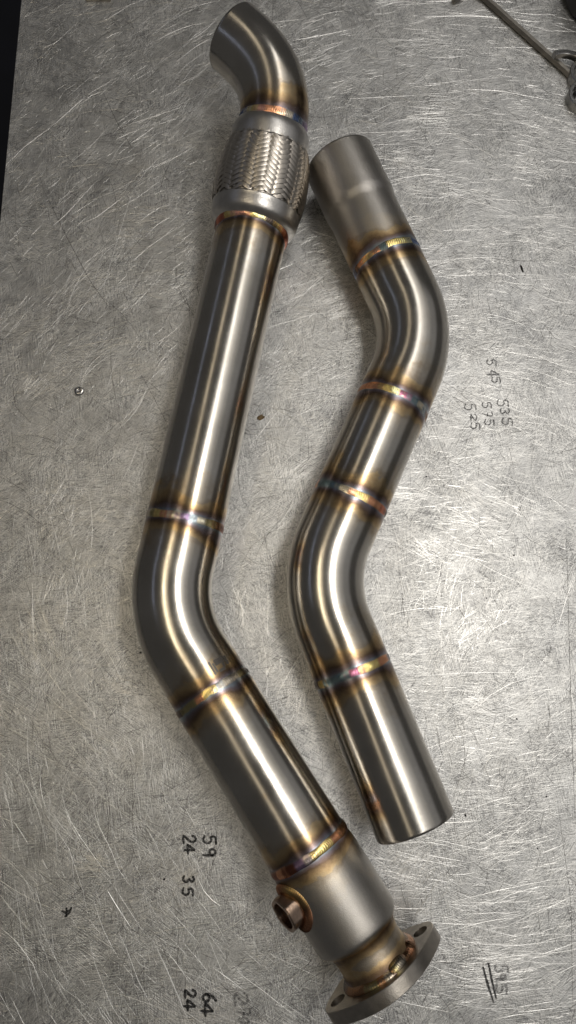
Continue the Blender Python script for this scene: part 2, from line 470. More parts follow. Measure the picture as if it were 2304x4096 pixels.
NUMS=[('ink',1.9,[[(-922,-1535),(-916,-1537),(-909,-1539),(-901,-1543),(-895,-1548),(-892,-1553),(-889,-1560),(-889,-1567),(-891,-1574),(-896,-1579),(-903,-1584),(-911,-1588),(-920,-1590),(-928,-1589),(-937,-1585),(-946,-1580),(-956,-1574),(-970,-1563),(-985,-1550),(-999,-1539),(-1009,-1536),(-1011,-1546),(-1009,-1565),(-1006,-1586),(-1003,-1600)],[(-900,-1662),(-911,-1653),(-928,-1641),(-944,-1629),(-956,-1621),(-962,-1617),(-965,-1616),(-965,-1618),(-965,-1625),(-965,-1639),(-963,-1658),(-960,-1678),(-959,-1691)],[(-905,-1665),(-922,-1665),(-948,-1663),(-974,-1662),(-992,-1662)]]),('ink',1.9,[[(-693,-1605),(-693,-1594),(-694,-1577),(-695,-1561),(-700,-1549),(-709,-1544),(-722,-1542),(-735,-1543),(-743,-1546),(-745,-1552),(-742,-1561),(-739,-1571),(-740,-1579),(-745,-1586),(-753,-1593),(-763,-1599),(-772,-1601),(-783,-1599),(-796,-1594),(-807,-1587),(-814,-1579),(-815,-1569),(-812,-1557),(-807,-1546),(-805,-1538)],[(-719,-1710),(-713,-1706),(-706,-1699),(-699,-1691),(-696,-1683),(-698,-1676),(-705,-1667),(-712,-1660),(-720,-1656),(-728,-1655),(-736,-1656),(-744,-1659),(-749,-1664),(-752,-1671),(-752,-1681),(-751,-1691),(-748,-1699),(-740,-1704),(-728,-1707),(-718,-1709),(-719,-1710),(-736,-1710),(-764,-1709),(-793,-1708),(-813,-1707)]]),('ink',1.9,[[(-907,-1899),(-904,-1903),(-900,-1910),(-896,-1918),(-895,-1924),(-898,-1930),(-903,-1937),(-909,-1941),(-916,-1943),(-922,-1939),(-929,-1932),(-936,-1924),(-943,-1921),(-949,-1925),(-955,-1934),(-961,-1942),(-968,-1946),(-977,-1944),(-986,-1939),(-995,-1931),(-1000,-1924),(-1000,-1917),(-997,-1908),(-993,-1901),(-991,-1895)],[(-903,-2061),(-904,-2051),(-904,-2035),(-906,-2020),(-910,-2009),(-917,-2004),(-927,-2002),(-937,-2003),(-944,-2006),(-945,-2011),(-943,-2020),(-941,-2029),(-941,-2037),(-945,-2044),(-952,-2051),(-959,-2056),(-967,-2058),(-975,-2056),(-985,-2051),(-994,-2044),(-999,-2037),(-1000,-2028),(-998,-2016),(-995,-2006),(-993,-1999)]]),('ink',2,[[(-880,-2864),(-876,-2866),(-869,-2868),(-863,-2872),(-858,-2876),(-855,-2882),(-853,-2889),(-853,-2896),(-854,-2902),(-858,-2907),(-864,-2913),(-871,-2916),(-878,-2918),(-885,-2917),(-892,-2913),(-900,-2908),(-909,-2902),(-920,-2892),(-933,-2878),(-945,-2868),(-952,-2865),(-955,-2875),(-953,-2894),(-950,-2914),(-948,-2927)],[(-856,-2996),(-868,-2987),(-886,-2974),(-905,-2961),(-918,-2952),(-925,-2948),(-927,-2947),(-928,-2949),(-928,-2956),(-927,-2971),(-925,-2992),(-923,-3013),(-921,-3028)],[(-861,-3000),(-881,-2999),(-909,-2998),(-938,-2997),(-957,-2996)]]),('ink',2,[[(-664,-2950),(-670,-2943),(-679,-2933),(-690,-2922),(-701,-2913),(-713,-2907),(-726,-2901),(-739,-2897),(-751,-2897),(-762,-2900),(-773,-2906),(-782,-2914),(-787,-2921),(-786,-2930),(-781,-2939),(-774,-2948),(-767,-2954),(-760,-2957),(-752,-2958),(-744,-2957),(-737,-2954),(-732,-2948),(-728,-2939),(-725,-2930),(-726,-2921),(-730,-2914),(-737,-2908),(-745,-2902),(-751,-2898)],[(-694,-3034),(-706,-3023),(-725,-3006),(-743,-2989),(-756,-2978),(-763,-2973),(-766,-2971),(-766,-2974),(-766,-2983),(-765,-3002),(-763,-3029),(-761,-3056),(-759,-3075)],[(-699,-3039),(-719,-3038),(-747,-3037),(-776,-3035),(-795,-3034)]]),('grey',1.3,[[(2412,2847),(2412,2860),(2413,2878),(2413,2897),(2410,2910),(2401,2917),(2388,2919),(2375,2918),(2367,2915),(2365,2908),(2366,2897),(2368,2886),(2367,2877),(2361,2868),(2352,2860),(2342,2854),(2332,2851),(2321,2854),(2309,2860),(2299,2868),(2293,2877),(2293,2888),(2297,2901),(2302,2914),(2306,2923)],[(2411,2818),(2413,2813),(2416,2804),(2419,2796),(2419,2788),(2415,2781),(2410,2773),(2404,2768),(2398,2766),(2392,2770),(2386,2779),(2381,2788),(2375,2792),(2368,2787),(2362,2777),(2355,2767),(2348,2762),(2340,2764),(2332,2771),(2324,2780),(2320,2788),(2321,2797),(2325,2807),(2329,2816),(2332,2822)],[(2441,2631),(2442,2645),(2443,2665),(2443,2684),(2440,2698),(2432,2705),(2420,2707),(2409,2706),(2401,2703),(2399,2695),(2400,2685),(2402,2673),(2401,2663),(2395,2654),(2387,2645),(2378,2639),(2369,2636),(2359,2638),(2348,2645),(2339,2653),(2334,2663),(2334,2674),(2337,2689),(2342,2702),(2346,2712)]]),('grey',1.2,[[(2224,2829),(2225,2840),(2226,2856),(2225,2872),(2223,2884),(2215,2889),(2205,2891),(2194,2890),(2187,2887),(2186,2881),(2187,2872),(2189,2863),(2187,2855),(2182,2847),(2175,2840),(2167,2835),(2159,2833),(2150,2835),(2140,2840),(2132,2847),(2127,2855),(2127,2864),(2130,2876),(2134,2887),(2137,2894)],[(2227,2780),(2229,2769),(2232,2755),(2232,2740),(2224,2733),(2204,2735),(2176,2744),(2147,2754),(2127,2760)],[(2180,2766),(2179,2760),(2179,2752),(2178,2744),(2178,2738)],[(2242,2628),(2243,2639),(2244,2656),(2243,2672),(2240,2684),(2233,2689),(2222,2691),(2212,2690),(2204,2688),(2203,2681),(2204,2672),(2206,2662),(2204,2654),(2199,2647),(2192,2639),(2183,2634),(2175,2632),(2166,2634),(2156,2639),(2148,2646),(2142,2654),(2142,2664),(2146,2676),(2150,2687),(2153,2695)]]),('grey',1.2,[[(2056,2804),(2056,2815),(2057,2833),(2057,2850),(2053,2862),(2044,2868),(2031,2870),(2018,2869),(2009,2866),(2007,2860),(2009,2850),(2011,2840),(2010,2831),(2004,2823),(1995,2815),(1985,2810),(1975,2807),(1964,2810),(1951,2815),(1941,2823),(1934,2831),(1934,2841),(1938,2854),(1943,2866),(1947,2874)],[(2043,2753),(2046,2751),(2049,2748),(2053,2743),(2056,2738),(2057,2731),(2058,2723),(2058,2714),(2056,2707),(2053,2700),(2049,2694),(2044,2689),(2039,2687),(2035,2689),(2031,2693),(2027,2699),(2022,2707),(2015,2719),(2008,2735),(2002,2749),(1997,2752),(1995,2740),(1994,2717),(1995,2692),(1995,2676)],[(2084,2583),(2085,2595),(2086,2613),(2086,2632),(2083,2645),(2076,2651),(2066,2653),(2056,2652),(2049,2649),(2047,2642),(2049,2632),(2050,2621),(2049,2612),(2044,2603),(2037,2595),(2029,2589),(2021,2587),(2013,2589),(2003,2595),(1995,2603),(1990,2612),(1990,2623),(1993,2636),(1998,2649),(2000,2657)]]),('grey',1.2,[[(2308,3331),(2308,3342),(2309,3359),(2309,3375),(2306,3387),(2298,3392),(2287,3394),(2276,3393),(2269,3391),(2267,3385),(2269,3375),(2270,3366),(2269,3357),(2264,3350),(2256,3342),(2248,3337),(2239,3335),(2230,3337),(2220,3342),(2211,3349),(2206,3357),(2206,3367),(2209,3379),(2214,3390),(2217,3398)],[(2334,3221),(2319,3229),(2298,3241),(2276,3253),(2260,3261),(2252,3265),(2249,3266),(2248,3264),(2247,3258),(2247,3244),(2247,3224),(2249,3204),(2249,3191)],[(2327,3217),(2303,3218),(2267,3219),(2231,3220),(2207,3221)],[(2341,3121),(2342,3132),(2343,3148),(2343,3165),(2340,3176),(2333,3182),(2324,3184),(2314,3183),(2308,3180),(2306,3174),(2307,3165),(2309,3155),(2307,3147),(2303,3139),(2296,3132),(2288,3127),(2281,3125),(2273,3127),(2264,3132),(2256,3139),(2251,3147),(2251,3157),(2254,3168),(2258,3180),(2261,3187)]]),('faint',1.8,[[(2044,-2715),(2044,-2705),(2045,-2690),(2044,-2675),(2041,-2665),(2032,-2660),(2019,-2658),(2006,-2659),(1998,-2661),(1996,-2667),(1998,-2675),(2000,-2684),(1998,-2692),(1992,-2698),(1984,-2705),(1974,-2710),(1964,-2712),(1953,-2710),(1941,-2705),(1931,-2699),(1924,-2692),(1924,-2683),(1928,-2672),(1933,-2662),(1937,-2655)],[(2000,-2775),(2005,-2772),(2011,-2767),(2017,-2762),(2020,-2757),(2018,-2752),(2014,-2746),(2008,-2742),(2003,-2739),(1997,-2738),(1990,-2739),(1984,-2741),(1979,-2744),(1977,-2749),(1975,-2755),(1976,-2762),(1978,-2767),(1984,-2771),(1993,-2773),(2001,-2774),(2000,-2775),(1987,-2775),(1965,-2774),(1942,-2773),(1926,-2772)],[(2018,-2890),(2019,-2877),(2020,-2858),(2020,-2839),(2018,-2825),(2010,-2819),(2000,-2816),(1990,-2817),(1983,-2821),(1981,-2828),(1982,-2838),(1984,-2850),(1982,-2860),(1977,-2868),(1970,-2877),(1962,-2883),(1954,-2886),(1945,-2884),(1936,-2877),(1928,-2869),(1923,-2860),(1923,-2848),(1926,-2834),(1931,-2821),(1934,-2812)]]),('faint',1.8,[[(-402,-2888),(-397,-2892),(-389,-2896),(-381,-2902),(-375,-2909),(-372,-2918),(-370,-2929),(-369,-2940),(-371,-2950),(-376,-2959),(-383,-2967),(-392,-2973),(-401,-2976),(-409,-2974),(-417,-2968),(-427,-2960),(-437,-2950),(-450,-2934),(-466,-2912),(-480,-2895),(-489,-2890),(-492,-2907),(-490,-2937),(-487,-2969),(-484,-2991)],[(-355,-3020),(-353,-3031),(-348,-3046),(-347,-3060),(-355,-3067),(-377,-3065),(-409,-3056),(-442,-3046),(-464,-3040)],[(-407,-3034),(-407,-3040),(-407,-3048),(-407,-3056),(-406,-3062)],[(-360,-3114),(-366,-3109),(-376,-3103),(-386,-3098),(-397,-3094),(-409,-3093),(-422,-3094),(-434,-3096),(-443,-3099),(-449,-3103),(-452,-3108),(-453,-3114),(-452,-3118),(-446,-3123),(-437,-3127),(-426,-3131),(-415,-3133),(-403,-3133),(-390,-3132),(-378,-3130),(-369,-3128),(-364,-3125),(-362,-3121),(-361,-3116),(-360,-3114)]]),('ink',1.9,[[(1815,-2679),(1847,-2812),(1892,-2958)],[(1867,-2647),(1890,-2791),(1918,-2925)]]),('ink',1.9,[[(-2129,-2199),(-2100,-2210),(-2059,-2188)],[(-2093,-2175),(-2089,-2240)],[(-2049,-2171),(-2058,-2205),(-2098,-2240)]])]


def ribbon(strokes, w, z):
    V, F = [], []
    for k, pts in enumerate(strokes):
        P = np.array(pts, float) / 10000.0
        keep = [0] + [i for i in range(1, len(P)) if np.linalg.norm(P[i] - P[i - 1]) > 1e-5]
        P = P[keep]
        if len(P) < 2:
            continue
        T = np.gradient(P, axis=0)
        T /= np.linalg.norm(T, axis=1)[:, None] + 1e-12
        N = np.stack([-T[:, 1], T[:, 0]], 1)
        b = len(V)
        e = T * (w * 0.45)
        P[0] -= e[0]
        P[-1] += e[-1]
        for i in range(len(P)):
            q = N[i] * w * 0.5 * (1 + 0.22 * math.sin(i * 2.3 + k)) * (0.7 if i in (0, len(P) - 1) else 1)
            V += [(P[i, 0] + q[0], P[i, 1] + q[1], z + k * 0.00003), (P[i, 0] - q[0], P[i, 1] - q[1], z + k * 0.00003)]
        F += [(b + 2 * i, b + 2 * i + 1, b + 2 * i + 3, b + 2 * i + 2) for i in range(len(P) - 1)]
    return V, F


for m, w, ss in NUMS:
    mat = {'ink': M_INK, 'grey': M_GREY, 'faint': M_FAINT}[m]
    V, F = ribbon(ss, w / 1000.0 * 1.22, 0.0002)
    mesh_obj("handwriting", V, F, mat, bench, smooth=False)
# smudged ink patches
for (cx, cy, ln, an) in ((-0.252, 0.118, 0.03, 1.0), (-0.262, -0.132, 0.03, 0.9), (-0.205, -0.205, 0.012, 0.3)):
    st = []
    for k in range(16):
        off = rng.normal(0, 0.003, 2)
        st.append((arc_pts(cx + off[0] + rng.uniform(-.5, .5) * ln * math.cos(an), cy + off[1] + rng.uniform(-.5, .5) * ln * math.sin(an), an + rng.normal(0, .4), rng.uniform(.003, .012), 0, 3), .0006, .00002, 0, .00012))
    V, F, MI = ridge_strokes(st)
    mesh_obj("ink_smudge", V, F, M_FAINT, bench, smooth=False)


adopt(bench)

# ------------------------------------------------------------------ pipe building
class Path:
    """centre line: straight runs joined by fillet bends; z is one height or one per point"""

    def __init__(self, pts, z, radii, raw=None):
        if raw is not None:
            self.P = np.array(raw, float)
        else:
            P = [np.array(p, float) / 1000.0 for p in pts]
            zs = [z] * len(P) if np.isscalar(z) else list(z)
            out = [np.append(P[0], zs[0])]
            for i in range(1, len(P) - 1):
                a = P[i - 1] - P[i]
                b = P[i + 1] - P[i]
                a /= np.linalg.norm(a)
                b /= np.linalg.norm(b)
                ang = math.acos(max(-1, min(1, float(a @ b))))
                r = radii[i - 1] / 1000.0
                t = r / math.tan(ang / 2)
                m = (a + b) / np.linalg.norm(a + b)
                c = P[i] + m * (r / math.sin(ang / 2))
                s, e = P[i] + a * t, P[i] + b * t
                a0 = math.atan2(*(s - c)[::-1])
                a1 = math.atan2(*(e - c)[::-1])
                da = (a1 - a0 + math.pi) % (2 * math.pi) - math.pi
                for k in range(41):
                    q = a0 + da * k / 40
                    out.append(np.append(c + r * np.array([math.cos(q), math.sin(q)]), zs[i]))
            out.append(np.append(P[-1], zs[-1]))
            self.P = np.array(out)
        d = np.linalg.norm(np.diff(self.P, axis=0), axis=1)
        self.S = np.concatenate([[0], np.cumsum(d)])
        self.L = self.S[-1]

    def pos(self, s):
        return np.array([np.interp(s, self.S, self.P[:, k]) for k in range(3)])

    def at(self, s):
        """centre, along, side, up"""
        e = 0.0015
        s0, s1 = max(0, s - e), min(self.L, s + e)
        if s1 - s0 < 1e-6:
            s0, s1 = (0, e) if s < 0.5 * self.L else (self.L - e, self.L)
        t = self.pos(s1) - self.pos(s0)
        t /= np.linalg.norm(t)
        c = self.pos(s)
        if s > self.L:
            c = c + t * (s - self.L)
        if s < 0:
            c = c + t * s
        sd = np.array([-t[1], t[0], 0.0])
        sd /= np.linalg.norm(sd)
        return c, t, sd, np.cross(t, sd)

    def near(self, x, y):
        best = (9, 0)
        for s in np.arange(0, self.L, 0.0005):
            c = self.pos(s)
            d = (c[0] - x / 1000) ** 2 + (c[1] - y / 1000) ** 2
            if d < best[0]:
                best = (d, s)
        return best[1]


UP = np.array([0, 0, 1.0])


def sweep(path, prof, nth=112, closed=True, welds=(), oval=None):
    """prof: list of (s, r) revolved around the path"""
    V, F, D, TH, AL = [], [], [], [], []
    for s, r in prof:
        c, t, sd, up = path.at(s)
        for k in range(nth):
            a = 2 * math.pi * k / nth
            V.append(c + sd * (r * math.cos(a)) + up * (r * math.sin(a)))
            D.append(min([abs(s - w) * 1000 for w in welds] or [99]))
            TH.append(a)
            AL.append(s)
    n = len(prof)
    rows = n if closed else n - 1
    for i in range(rows):
        j = (i + 1) % n
        for k in range(nth):
            k2 = (k + 1) % nth
            F.append((i * nth + k, i * nth + k2, j * nth + k2, j * nth + k))
    return V, F, {"weld_distance": D, "around": TH, "along": AL}


def fix_normals(o):
    import bmesh
    bm = bmesh.new()
    bm.from_mesh(o.data)
    bmesh.ops.recalc_face_normals(bm, faces=bm.faces)
    bm.to_mesh(o.data)
    bm.free()


def tube_part(name, path, s0, s1, rf, mat, parent, welds, wall=0.0016, step=0.002, knots=()):
    ss = sorted(set([s0, s1] + [k for k in knots if s0 < k < s1] + list(np.arange(s0 + step, s1 - step * .5, step))))
    r = rf if callable(rf) else (lambda s: rf)
    b = 0.0004
    outer = [(s0, r(s0) - b)] + [(s0 + b if s == s0 else (s1 - b if s == s1 else s), r(s)) for s in ss] + [(s1, r(s1) - b)]
    inner = [(s, r(s) - wall) for s in (ss[::4] + [s1])][::-1]
    inner[0] = (s1, r(s1) - wall)
    V, F, A = sweep(path, outer + inner, welds=welds)
    o = mesh_obj(name, V, F, mat, parent, attrs=A, sharp=45)
    fix_normals(o)
    return o


PAL = dict(k=(.05, .04, .038), rb=(.17, .065, .04), r=(.46, .16, .10), cu=(.62, .30, .17), pk=(.68, .34, .27), go=(.78, .55, .22), ye=(.82, .70, .38), ol=(.33, .29, .15), si=(.62, .56, .44),
           gb=(.29, .33, .36), te=(.16, .22, .24), bl=(.13, .19, .36), pu=(.24, .17, .27), mg=(.32, .13, .19), br=(.27, .15, .085), gr=(.38, .34, .28), dk=(.11, .085, .07))


def weld_bead(path, s0, r, cols, parent, hw=0.0042, h=0.0004, seed=0, conical=None, name="weld_bead"):
    """stack-of-dimes bead: rippled raised ring, coloured by heat; cols run from the left side over the top to the right"""
    g = np.random.default_rng(seed)
    nth, nv = 900, 11
    ph = g.uniform(0, 6.28, 6)
    V, F, C = [], [], []
    pal = np.array([PAL[c] for c in cols])
    edges = np.sort(np.clip((np.arange(1, len(cols)) + g.uniform(-.25, .25, len(cols) - 1)) / len(cols), 0, 1))
    for k in range(nth):
        a = 2 * math.pi * k / nth
        cen = 0.0005 * math.sin(2 * a + ph[0]) + 0.0003 * math.sin(5 * a + ph[1])
        wid = hw * (1 + 0.10 * math.sin(3 * a + ph[2]) + 0.06 * math.sin(11 * a + ph[3]))
        for j in range(nv):
            v = -1 + 2 * j / (nv - 1)
            s = s0 + cen + v * wid
            rr = r
            if conical:
                rr = r + conical * v
            crown = (1 - v * v) if abs(v) < 1 else 0.0
            x = (a * r / 0.0021 + 0.55 * (1 - v * v) * 2.2 + 0.35 * math.sin(7 * a + ph[4])) % 1.0
            rip = (x ** 0.8) * (1 - v * v) * 0.00024
            lump = 0.0001 * math.sin(9 * a + ph[5]) + 0.00007 * math.sin(23 * a)
            rad = rr - 0.00012 + crown * (h + lump) + rip
            c, t, sd, up = path.at(s)
            V.append(c + sd * (rad * math.cos(a)) + up * (rad * math.sin(a)))
            ar = a if a < math.pi else 2 * math.pi - a
            # the sweep's side axis may point left or right of the picture
            f = ar / math.pi
            if sd[0] < 0:
                f = 1 - f
            f = 1 - f
            f += 0.018 * math.sin(31 * a) + 0.02 * (1 - v * v)
            idx = int(np.searchsorted(edges, f))
            fr = 0.5
            if idx < len(edges):
                fr = min(1.0, max(0.0, (edges[idx] - f) * len(cols) * 1.6))
                col = pal[idx] * fr + pal[min(idx + 1, len(pal) - 1)] * (1 - fr)
            else:
                col = pal[idx]
            col = col * (0.95 + 0.85 * x)
            if abs(v) > 0.75:
                q = (abs(v) - 0.75) * 3
                col = col * (1 - q) + np.array([.30, .26, .22]) * q
            C.append(np.clip(col, 0, 1))
    for k in range(nth):
        k2 = (k + 1) % nth
        for j in range(nv - 1):
            F.append((k * nv + j, k2 * nv + j, k2 * nv + j + 1, k * nv + j + 1))
    o = mesh_obj(name, V, F, M_WELD, parent, sharp=None, colors=np.array(C))
    fix_normals(o)
    return o


RT = 0.0381

# ------------------------------------------------------------------ right pipe: slip joint and two bends
def isect(a, b, c, d):
    a, b, c, d = map(lambda q: np.array(q, float), (a, b, c, d))
    m = np.stack([b - a, -(d - c)], 1)
    t = np.linalg.solve(m, c - a)
    return a + (b - a) * t[0]


A0, A1 = (57.6, 560.3), (107.5, 435.0)
B0, B1 = (107.6, 271.0), (62.6, 169.0)
C0, C1 = (61.4, 1.4), (116.6, -137.0)
pr_ = Path([A0, isect(A0, A1, B0, B1), isect(B0, B1, C0, C1), C1], 0.0392, [114, 114])
pipe2 = empty("exhaust_pipe", (0.09, 0.21, 0))
tag(pipe2, "shorter steel exhaust pipe with two bends and an expanded satin sleeve at its upper end", "exhaust pipe")
w1, w2, w3, w4 = pr_.near(*A1), pr_.near(*B0), pr_.near(*B1), pr_.near(*C0)
wl = (w1, w2, w3, w4)


def sl_r(s):
    k = min(1, max(0, (s - 0.058) / 0.013))
    k = k * k * (3 - 2 * k)
    return 0.0398 * (1 - k) + 0.0382 * k


sl = tube_part("slip_joint", pr_, 0.0, w1, sl_r, M_SLEEVE, pipe2, wl)
sl["label"] = "satin expanded end sleeve"
tube_part("elbow", pr_, w1, w2, RT, M_TUBE, pipe2, wl)
tube_part("straight_tube", pr_, w2, w3, RT, M_TUBE, pipe2, wl)
tube_part("elbow", pr_, w3, w4, RT, M_TUBE, pipe2, wl)
tube_part("straight_tube", pr_, w4, pr_.L, RT, M_TUBE, pipe2, wl)
weld_bead(pr_, w1, RT, ['bl', 'dk', 'cu', 'go', 'cu', 'te', 'go', 'go', 'ye', 'bl', 'bl', 'pu'], pipe2, seed=11)
weld_bead(pr_, w2, RT, ['br', 'br', 'cu', 'cu', 'cu', 'go', 'ye', 'mg', 'te', 'si', 'gb', 'br'], pipe2, seed=12)
weld_bead(pr_, w3, RT, ['dk', 'cu', 'te', 'te', 'te', 'si', 'cu', 'go', 'cu', 'cu', 'r', 'dk'], pipe2, seed=13)
weld_bead(pr_, w4, RT, ['dk', 'dk', 'go', 'te', 'te', 'te', 'mg', 'go', 'go', 'cu', 'cu', 'gb'], pipe2, seed=14)
adopt(pipe2)

# ------------------------------------------------------------------ left pipe: flange, sensor bung, bend, flex joint, tip bend
ZL = 0.0506
TIP, WA, WB, WC = (-59.5, 673.7), (-16.2, 575.1), (-39.7, 461.7), (-101.3, 143.8)
WD, WE = (-70.2, -18.3), (18.2, -153.7)
pipe1 = empty("exhaust_pipe", (-0.04, 0.2, 0))
tag(pipe1, "longer steel exhaust pipe with a braided flex joint, sensor bung and two-bolt flange", "exhaust pipe")
# the flex joint climbs a little towards the tip bend
ZA, ZT = 0.0770, 0.0920
wdir = np.array(WE) - np.array(WD)
wdir /= np.linalg.norm(wdir)
END = np.array(WE) + wdir * 140
q0 = np.array([*WA, ZA * 1000]) / 1000
q1 = np.array([*TIP, ZT * 1000]) / 1000
qb = np.array([*WB, ZL * 1000]) / 1000


def hermite(a, da, b, db, n=60):
    out = []
    for k in range(n + 1):
        u = k / n
        out.append((2 * u**3 - 3 * u**2 + 1) * a + (u**3 - 2 * u**2 + u) * da + (-2 * u**3 + 3 * u**2) * b + (u**3 - u**2) * db)
    return out


fd = (qb - q0) / np.linalg.norm(qb - q0)
fl = np.linalg.norm(qb - q0)
flat = fd[:2] / np.linalg.norm(fd[:2])
dA = np.array([*(flat * math.cos(R(18))), -math.sin(R(18))])      # leaving the tip weld, heading down to the straight tube
dB = np.array([*(flat * math.cos(R(6))), -math.sin(R(6))])
pflex = Path(None, 0, [], raw=hermite(q0, dA * fl, qb, dB * fl))
d0 = -dA
d1 = np.array([math.cos(R(137)), math.sin(R(137)), 0.02])
raw = [q0 - d0 * 0.004] + hermite(q0, d0 * 0.128, q1, d1 * 0.128)
ptip = Path(None, 0, [], raw=raw)
pmain = Path([WB, isect(WB, WC, WD, WE), END], ZL, [114])
sA = ptip.near(*WA)
sC, sD, sE = pmain.near(*WC), pmain.near(*WD), pmain.near(*WE)
wl = (0.0, sC, sD, sE)
tube_part("elbow", ptip, sA, ptip.L, 0.0370, M_TUBE, pipe1, (sA,))
tube_part("straight_tube", pmain, 0.0, sC, RT, M_TUBE, pipe1, wl)
elb = tube_part("elbow", pmain, sC, sD, RT, M_TUBE, pipe1, wl)
tube_part("straight_tube", pmain, sD, sE, lambda s: 0.0385, M_TUBE, pipe1, wl)
weld_bead(ptip, sA + 0.001, 0.0370, ['pu', 'gb', 'bl', 'gr', 'cu', 'cu', 'pk', 'go', 'si', 'bl', 'te', 'dk'][::-1], pipe1, seed=21)
weld_bead(pmain, 0.0, RT + 0.0008, ['rb', 'rb', 'r', 'r', 'go', 'pk', 'pk', 'go', 'ye', 'dk', 'go', 'cu', 'r'], pipe1, seed=22, hw=0.0048, h=0.0014, conical=-0.0010)
weld_bead(pmain, sC, RT, ['rb', 'rb', 'gr', 'ol', 'go', 'cu', 'si', 'pu', 'gb', 'si', 'ol', 'br', 'rb'], pipe1, seed=23)
weld_bead(pmain, sD, RT + 0.0002, ['k', 'rb', 'dk', 'ol', 'ol', 'cu', 'go', 'gb', 'gr', 'gr', 'ol', 'dk'], pipe1, seed=24)
weld_bead(pmain, sE, 0.0388, ['k', 'rb', 'rb', 'cu', 'rb', 'pu', 'gr', 'go', 'go', 'cu', 'br', 'br'], pipe1, seed=25, hw=0.0046, h=0.0010)

# flex joint (s runs from the upper weld to the lower one)
flex = empty("flex_joint")
flex.parent = pipe1
FL = pflex.L
KF = FL / 0.1450


def closed_part(name, path, prof, mat, parent, sharp=35, nth=112):
    V, F, A = sweep(path, prof, nth=nth)
    o = mesh_obj(name, V, F, mat, parent, sharp=sharp, attrs=A)
    fix_normals(o)
    return o


closed_part("collar", pflex, [(s * KF, r) for s, r in [(.002, .0378), (.004, .0388), (.008, .0408), (.014, .0423), (.021, .0429), (.0290, .0431), (.0300, .0440), (.0310, .0443), (.0316, .0436), (.0314, .0415), (.010, .0385), (.003, .0372)]], M_COLLAR, flex)
closed_part("collar", pflex, [(s * KF, r) for s, r in [(.1120, .0466), (.1124, .0476), (.1140, .0480), (.1150, .0477), (.1200, .0476), (.1260, .0472), (.1310, .0462), (.1345, .0445), (.1372, .0420), (.1390, .0402), (.1410, .0392), (.1410, .0372), (.1330, .0400), (.1250, .0445), (.1130, .0458)]], M_COLLAR, flex)
closed_part("bellows", pflex, [(s * KF, r) for s, r in [(.026, .040), (.034, .0440), (.045, .0468), (.060, .0488), (.085, .0490), (.100, .0474), (.118, .0440), (.118, .036), (.026, .036)]], M_CORE, flex)

NS = 26
S0, S1 = 0.0290 * KF, 0.1165 * KF


def braid_r(s):
    x = (s - S0) / (S1 - S0)
    return np.interp(x, [0, .1, .25, .45, .7, .9, 1], [.0430, .0458, .0484, .0500, .0503, .0488, .0462])


ANG = 25.5


def strand(direction, index):
    """one flat woven strip wound along the joint's centre line"""
    n = 110
    wd = 0.0045
    V, F = [], []
    turn = (S1 - S0) / math.tan(R(ANG)) / 0.0478 * direction
    for i in range(n + 1):
        q = i / n
        s = S0 + (S1 - S0) * q
        th = turn * q + 2 * math.pi * index / NS
        m = th * NS / math.pi
        o = math.cos(2 * math.pi * (m - 0.5) / 4)
        o = math.copysign(abs(o) ** 0.5, o) * (1 if direction > 0 else -1)
        r = braid_r(s) + 0.00042 * o
        # strip width runs across its own direction
        dz = math.cos(R(ANG)) * wd / 2
        dth = -direction * math.sin(R(ANG)) * wd / 2 / r
        for e in (-1, -0.4, 0.4, 1):
            rr = r - (0.00020 if abs(e) == 1 else 0)
            a = th + dth * e
            c, t, sd, up = pflex.at(s + dz * e)
            V.append(tuple(c + sd * (rr * math.cos(a)) + up * (rr * math.sin(a))))
    for i in range(n):
        for k in range(3):
            F.append((i * 4 + k, i * 4 + k + 1, i * 4 + k + 5, i * 4 + k + 4))
    me = bpy.data.meshes.new("braid_strand")
    me.from_pydata(V, [], F)
    me.materials.append(M_BRAID)
    me.polygons.foreach_set("use_smooth", [True] * len(me.polygons))
    return me


for dr in (1, -1):
    for i in range(NS):
        o = bpy.data.objects.new("braid_strand", strand(dr, i))
        COL.objects.link(o)
        o.parent = flex

# flanged outlet body
SE = sE


def can_prof():
    k = [(0.0, .0388), (.005, .0392), (.014, .0401), (.030, .0405), (.055, .0405), (.072, .0404), (.0760, .0401), (.0780, .0393), (.0800, .0375), (.0820, .0350), (.0845, .0328), (.0885, .0317), (.093, .0310), (.100, .0311), (.106, .0322), (.110, .0340), (.113, .0362)]
    s = np.array([a for a, b in k])
    r = np.array([b for a, b in k])
    ss = np.linspace(0, .113, 75)
    return [(SE + a, float(np.interp(a, s, r))) for a in ss]


op = can_prof()
inner = [(s, r - 0.0022) for s, r in op[::5]][::-1]
V, F, A = sweep(pmain, op + inner, welds=(SE,))
A['weld_distance'] = [float(np.interp(d, [0, 25, 74, 79, 83, 88, 94, 99, 104, 113], [0, 34, 60, 30, 9, 12, 24, 22, 12, 9])) for d in A['weld_distance']]
body = mesh_obj("outlet_body", V, F, M_SLEEVE, pipe1, attrs=A, sharp=50)
fix_normals(body)

cE, tE, sE_, uE_ = pmain.at(SE + 0.05)
wE = pmain.at(SE)[0]


def can_pt(s, ang, r):
    return wE + tE * s + sE_ * (r * math.cos(ang)) + UP * (r * math.sin(ang))


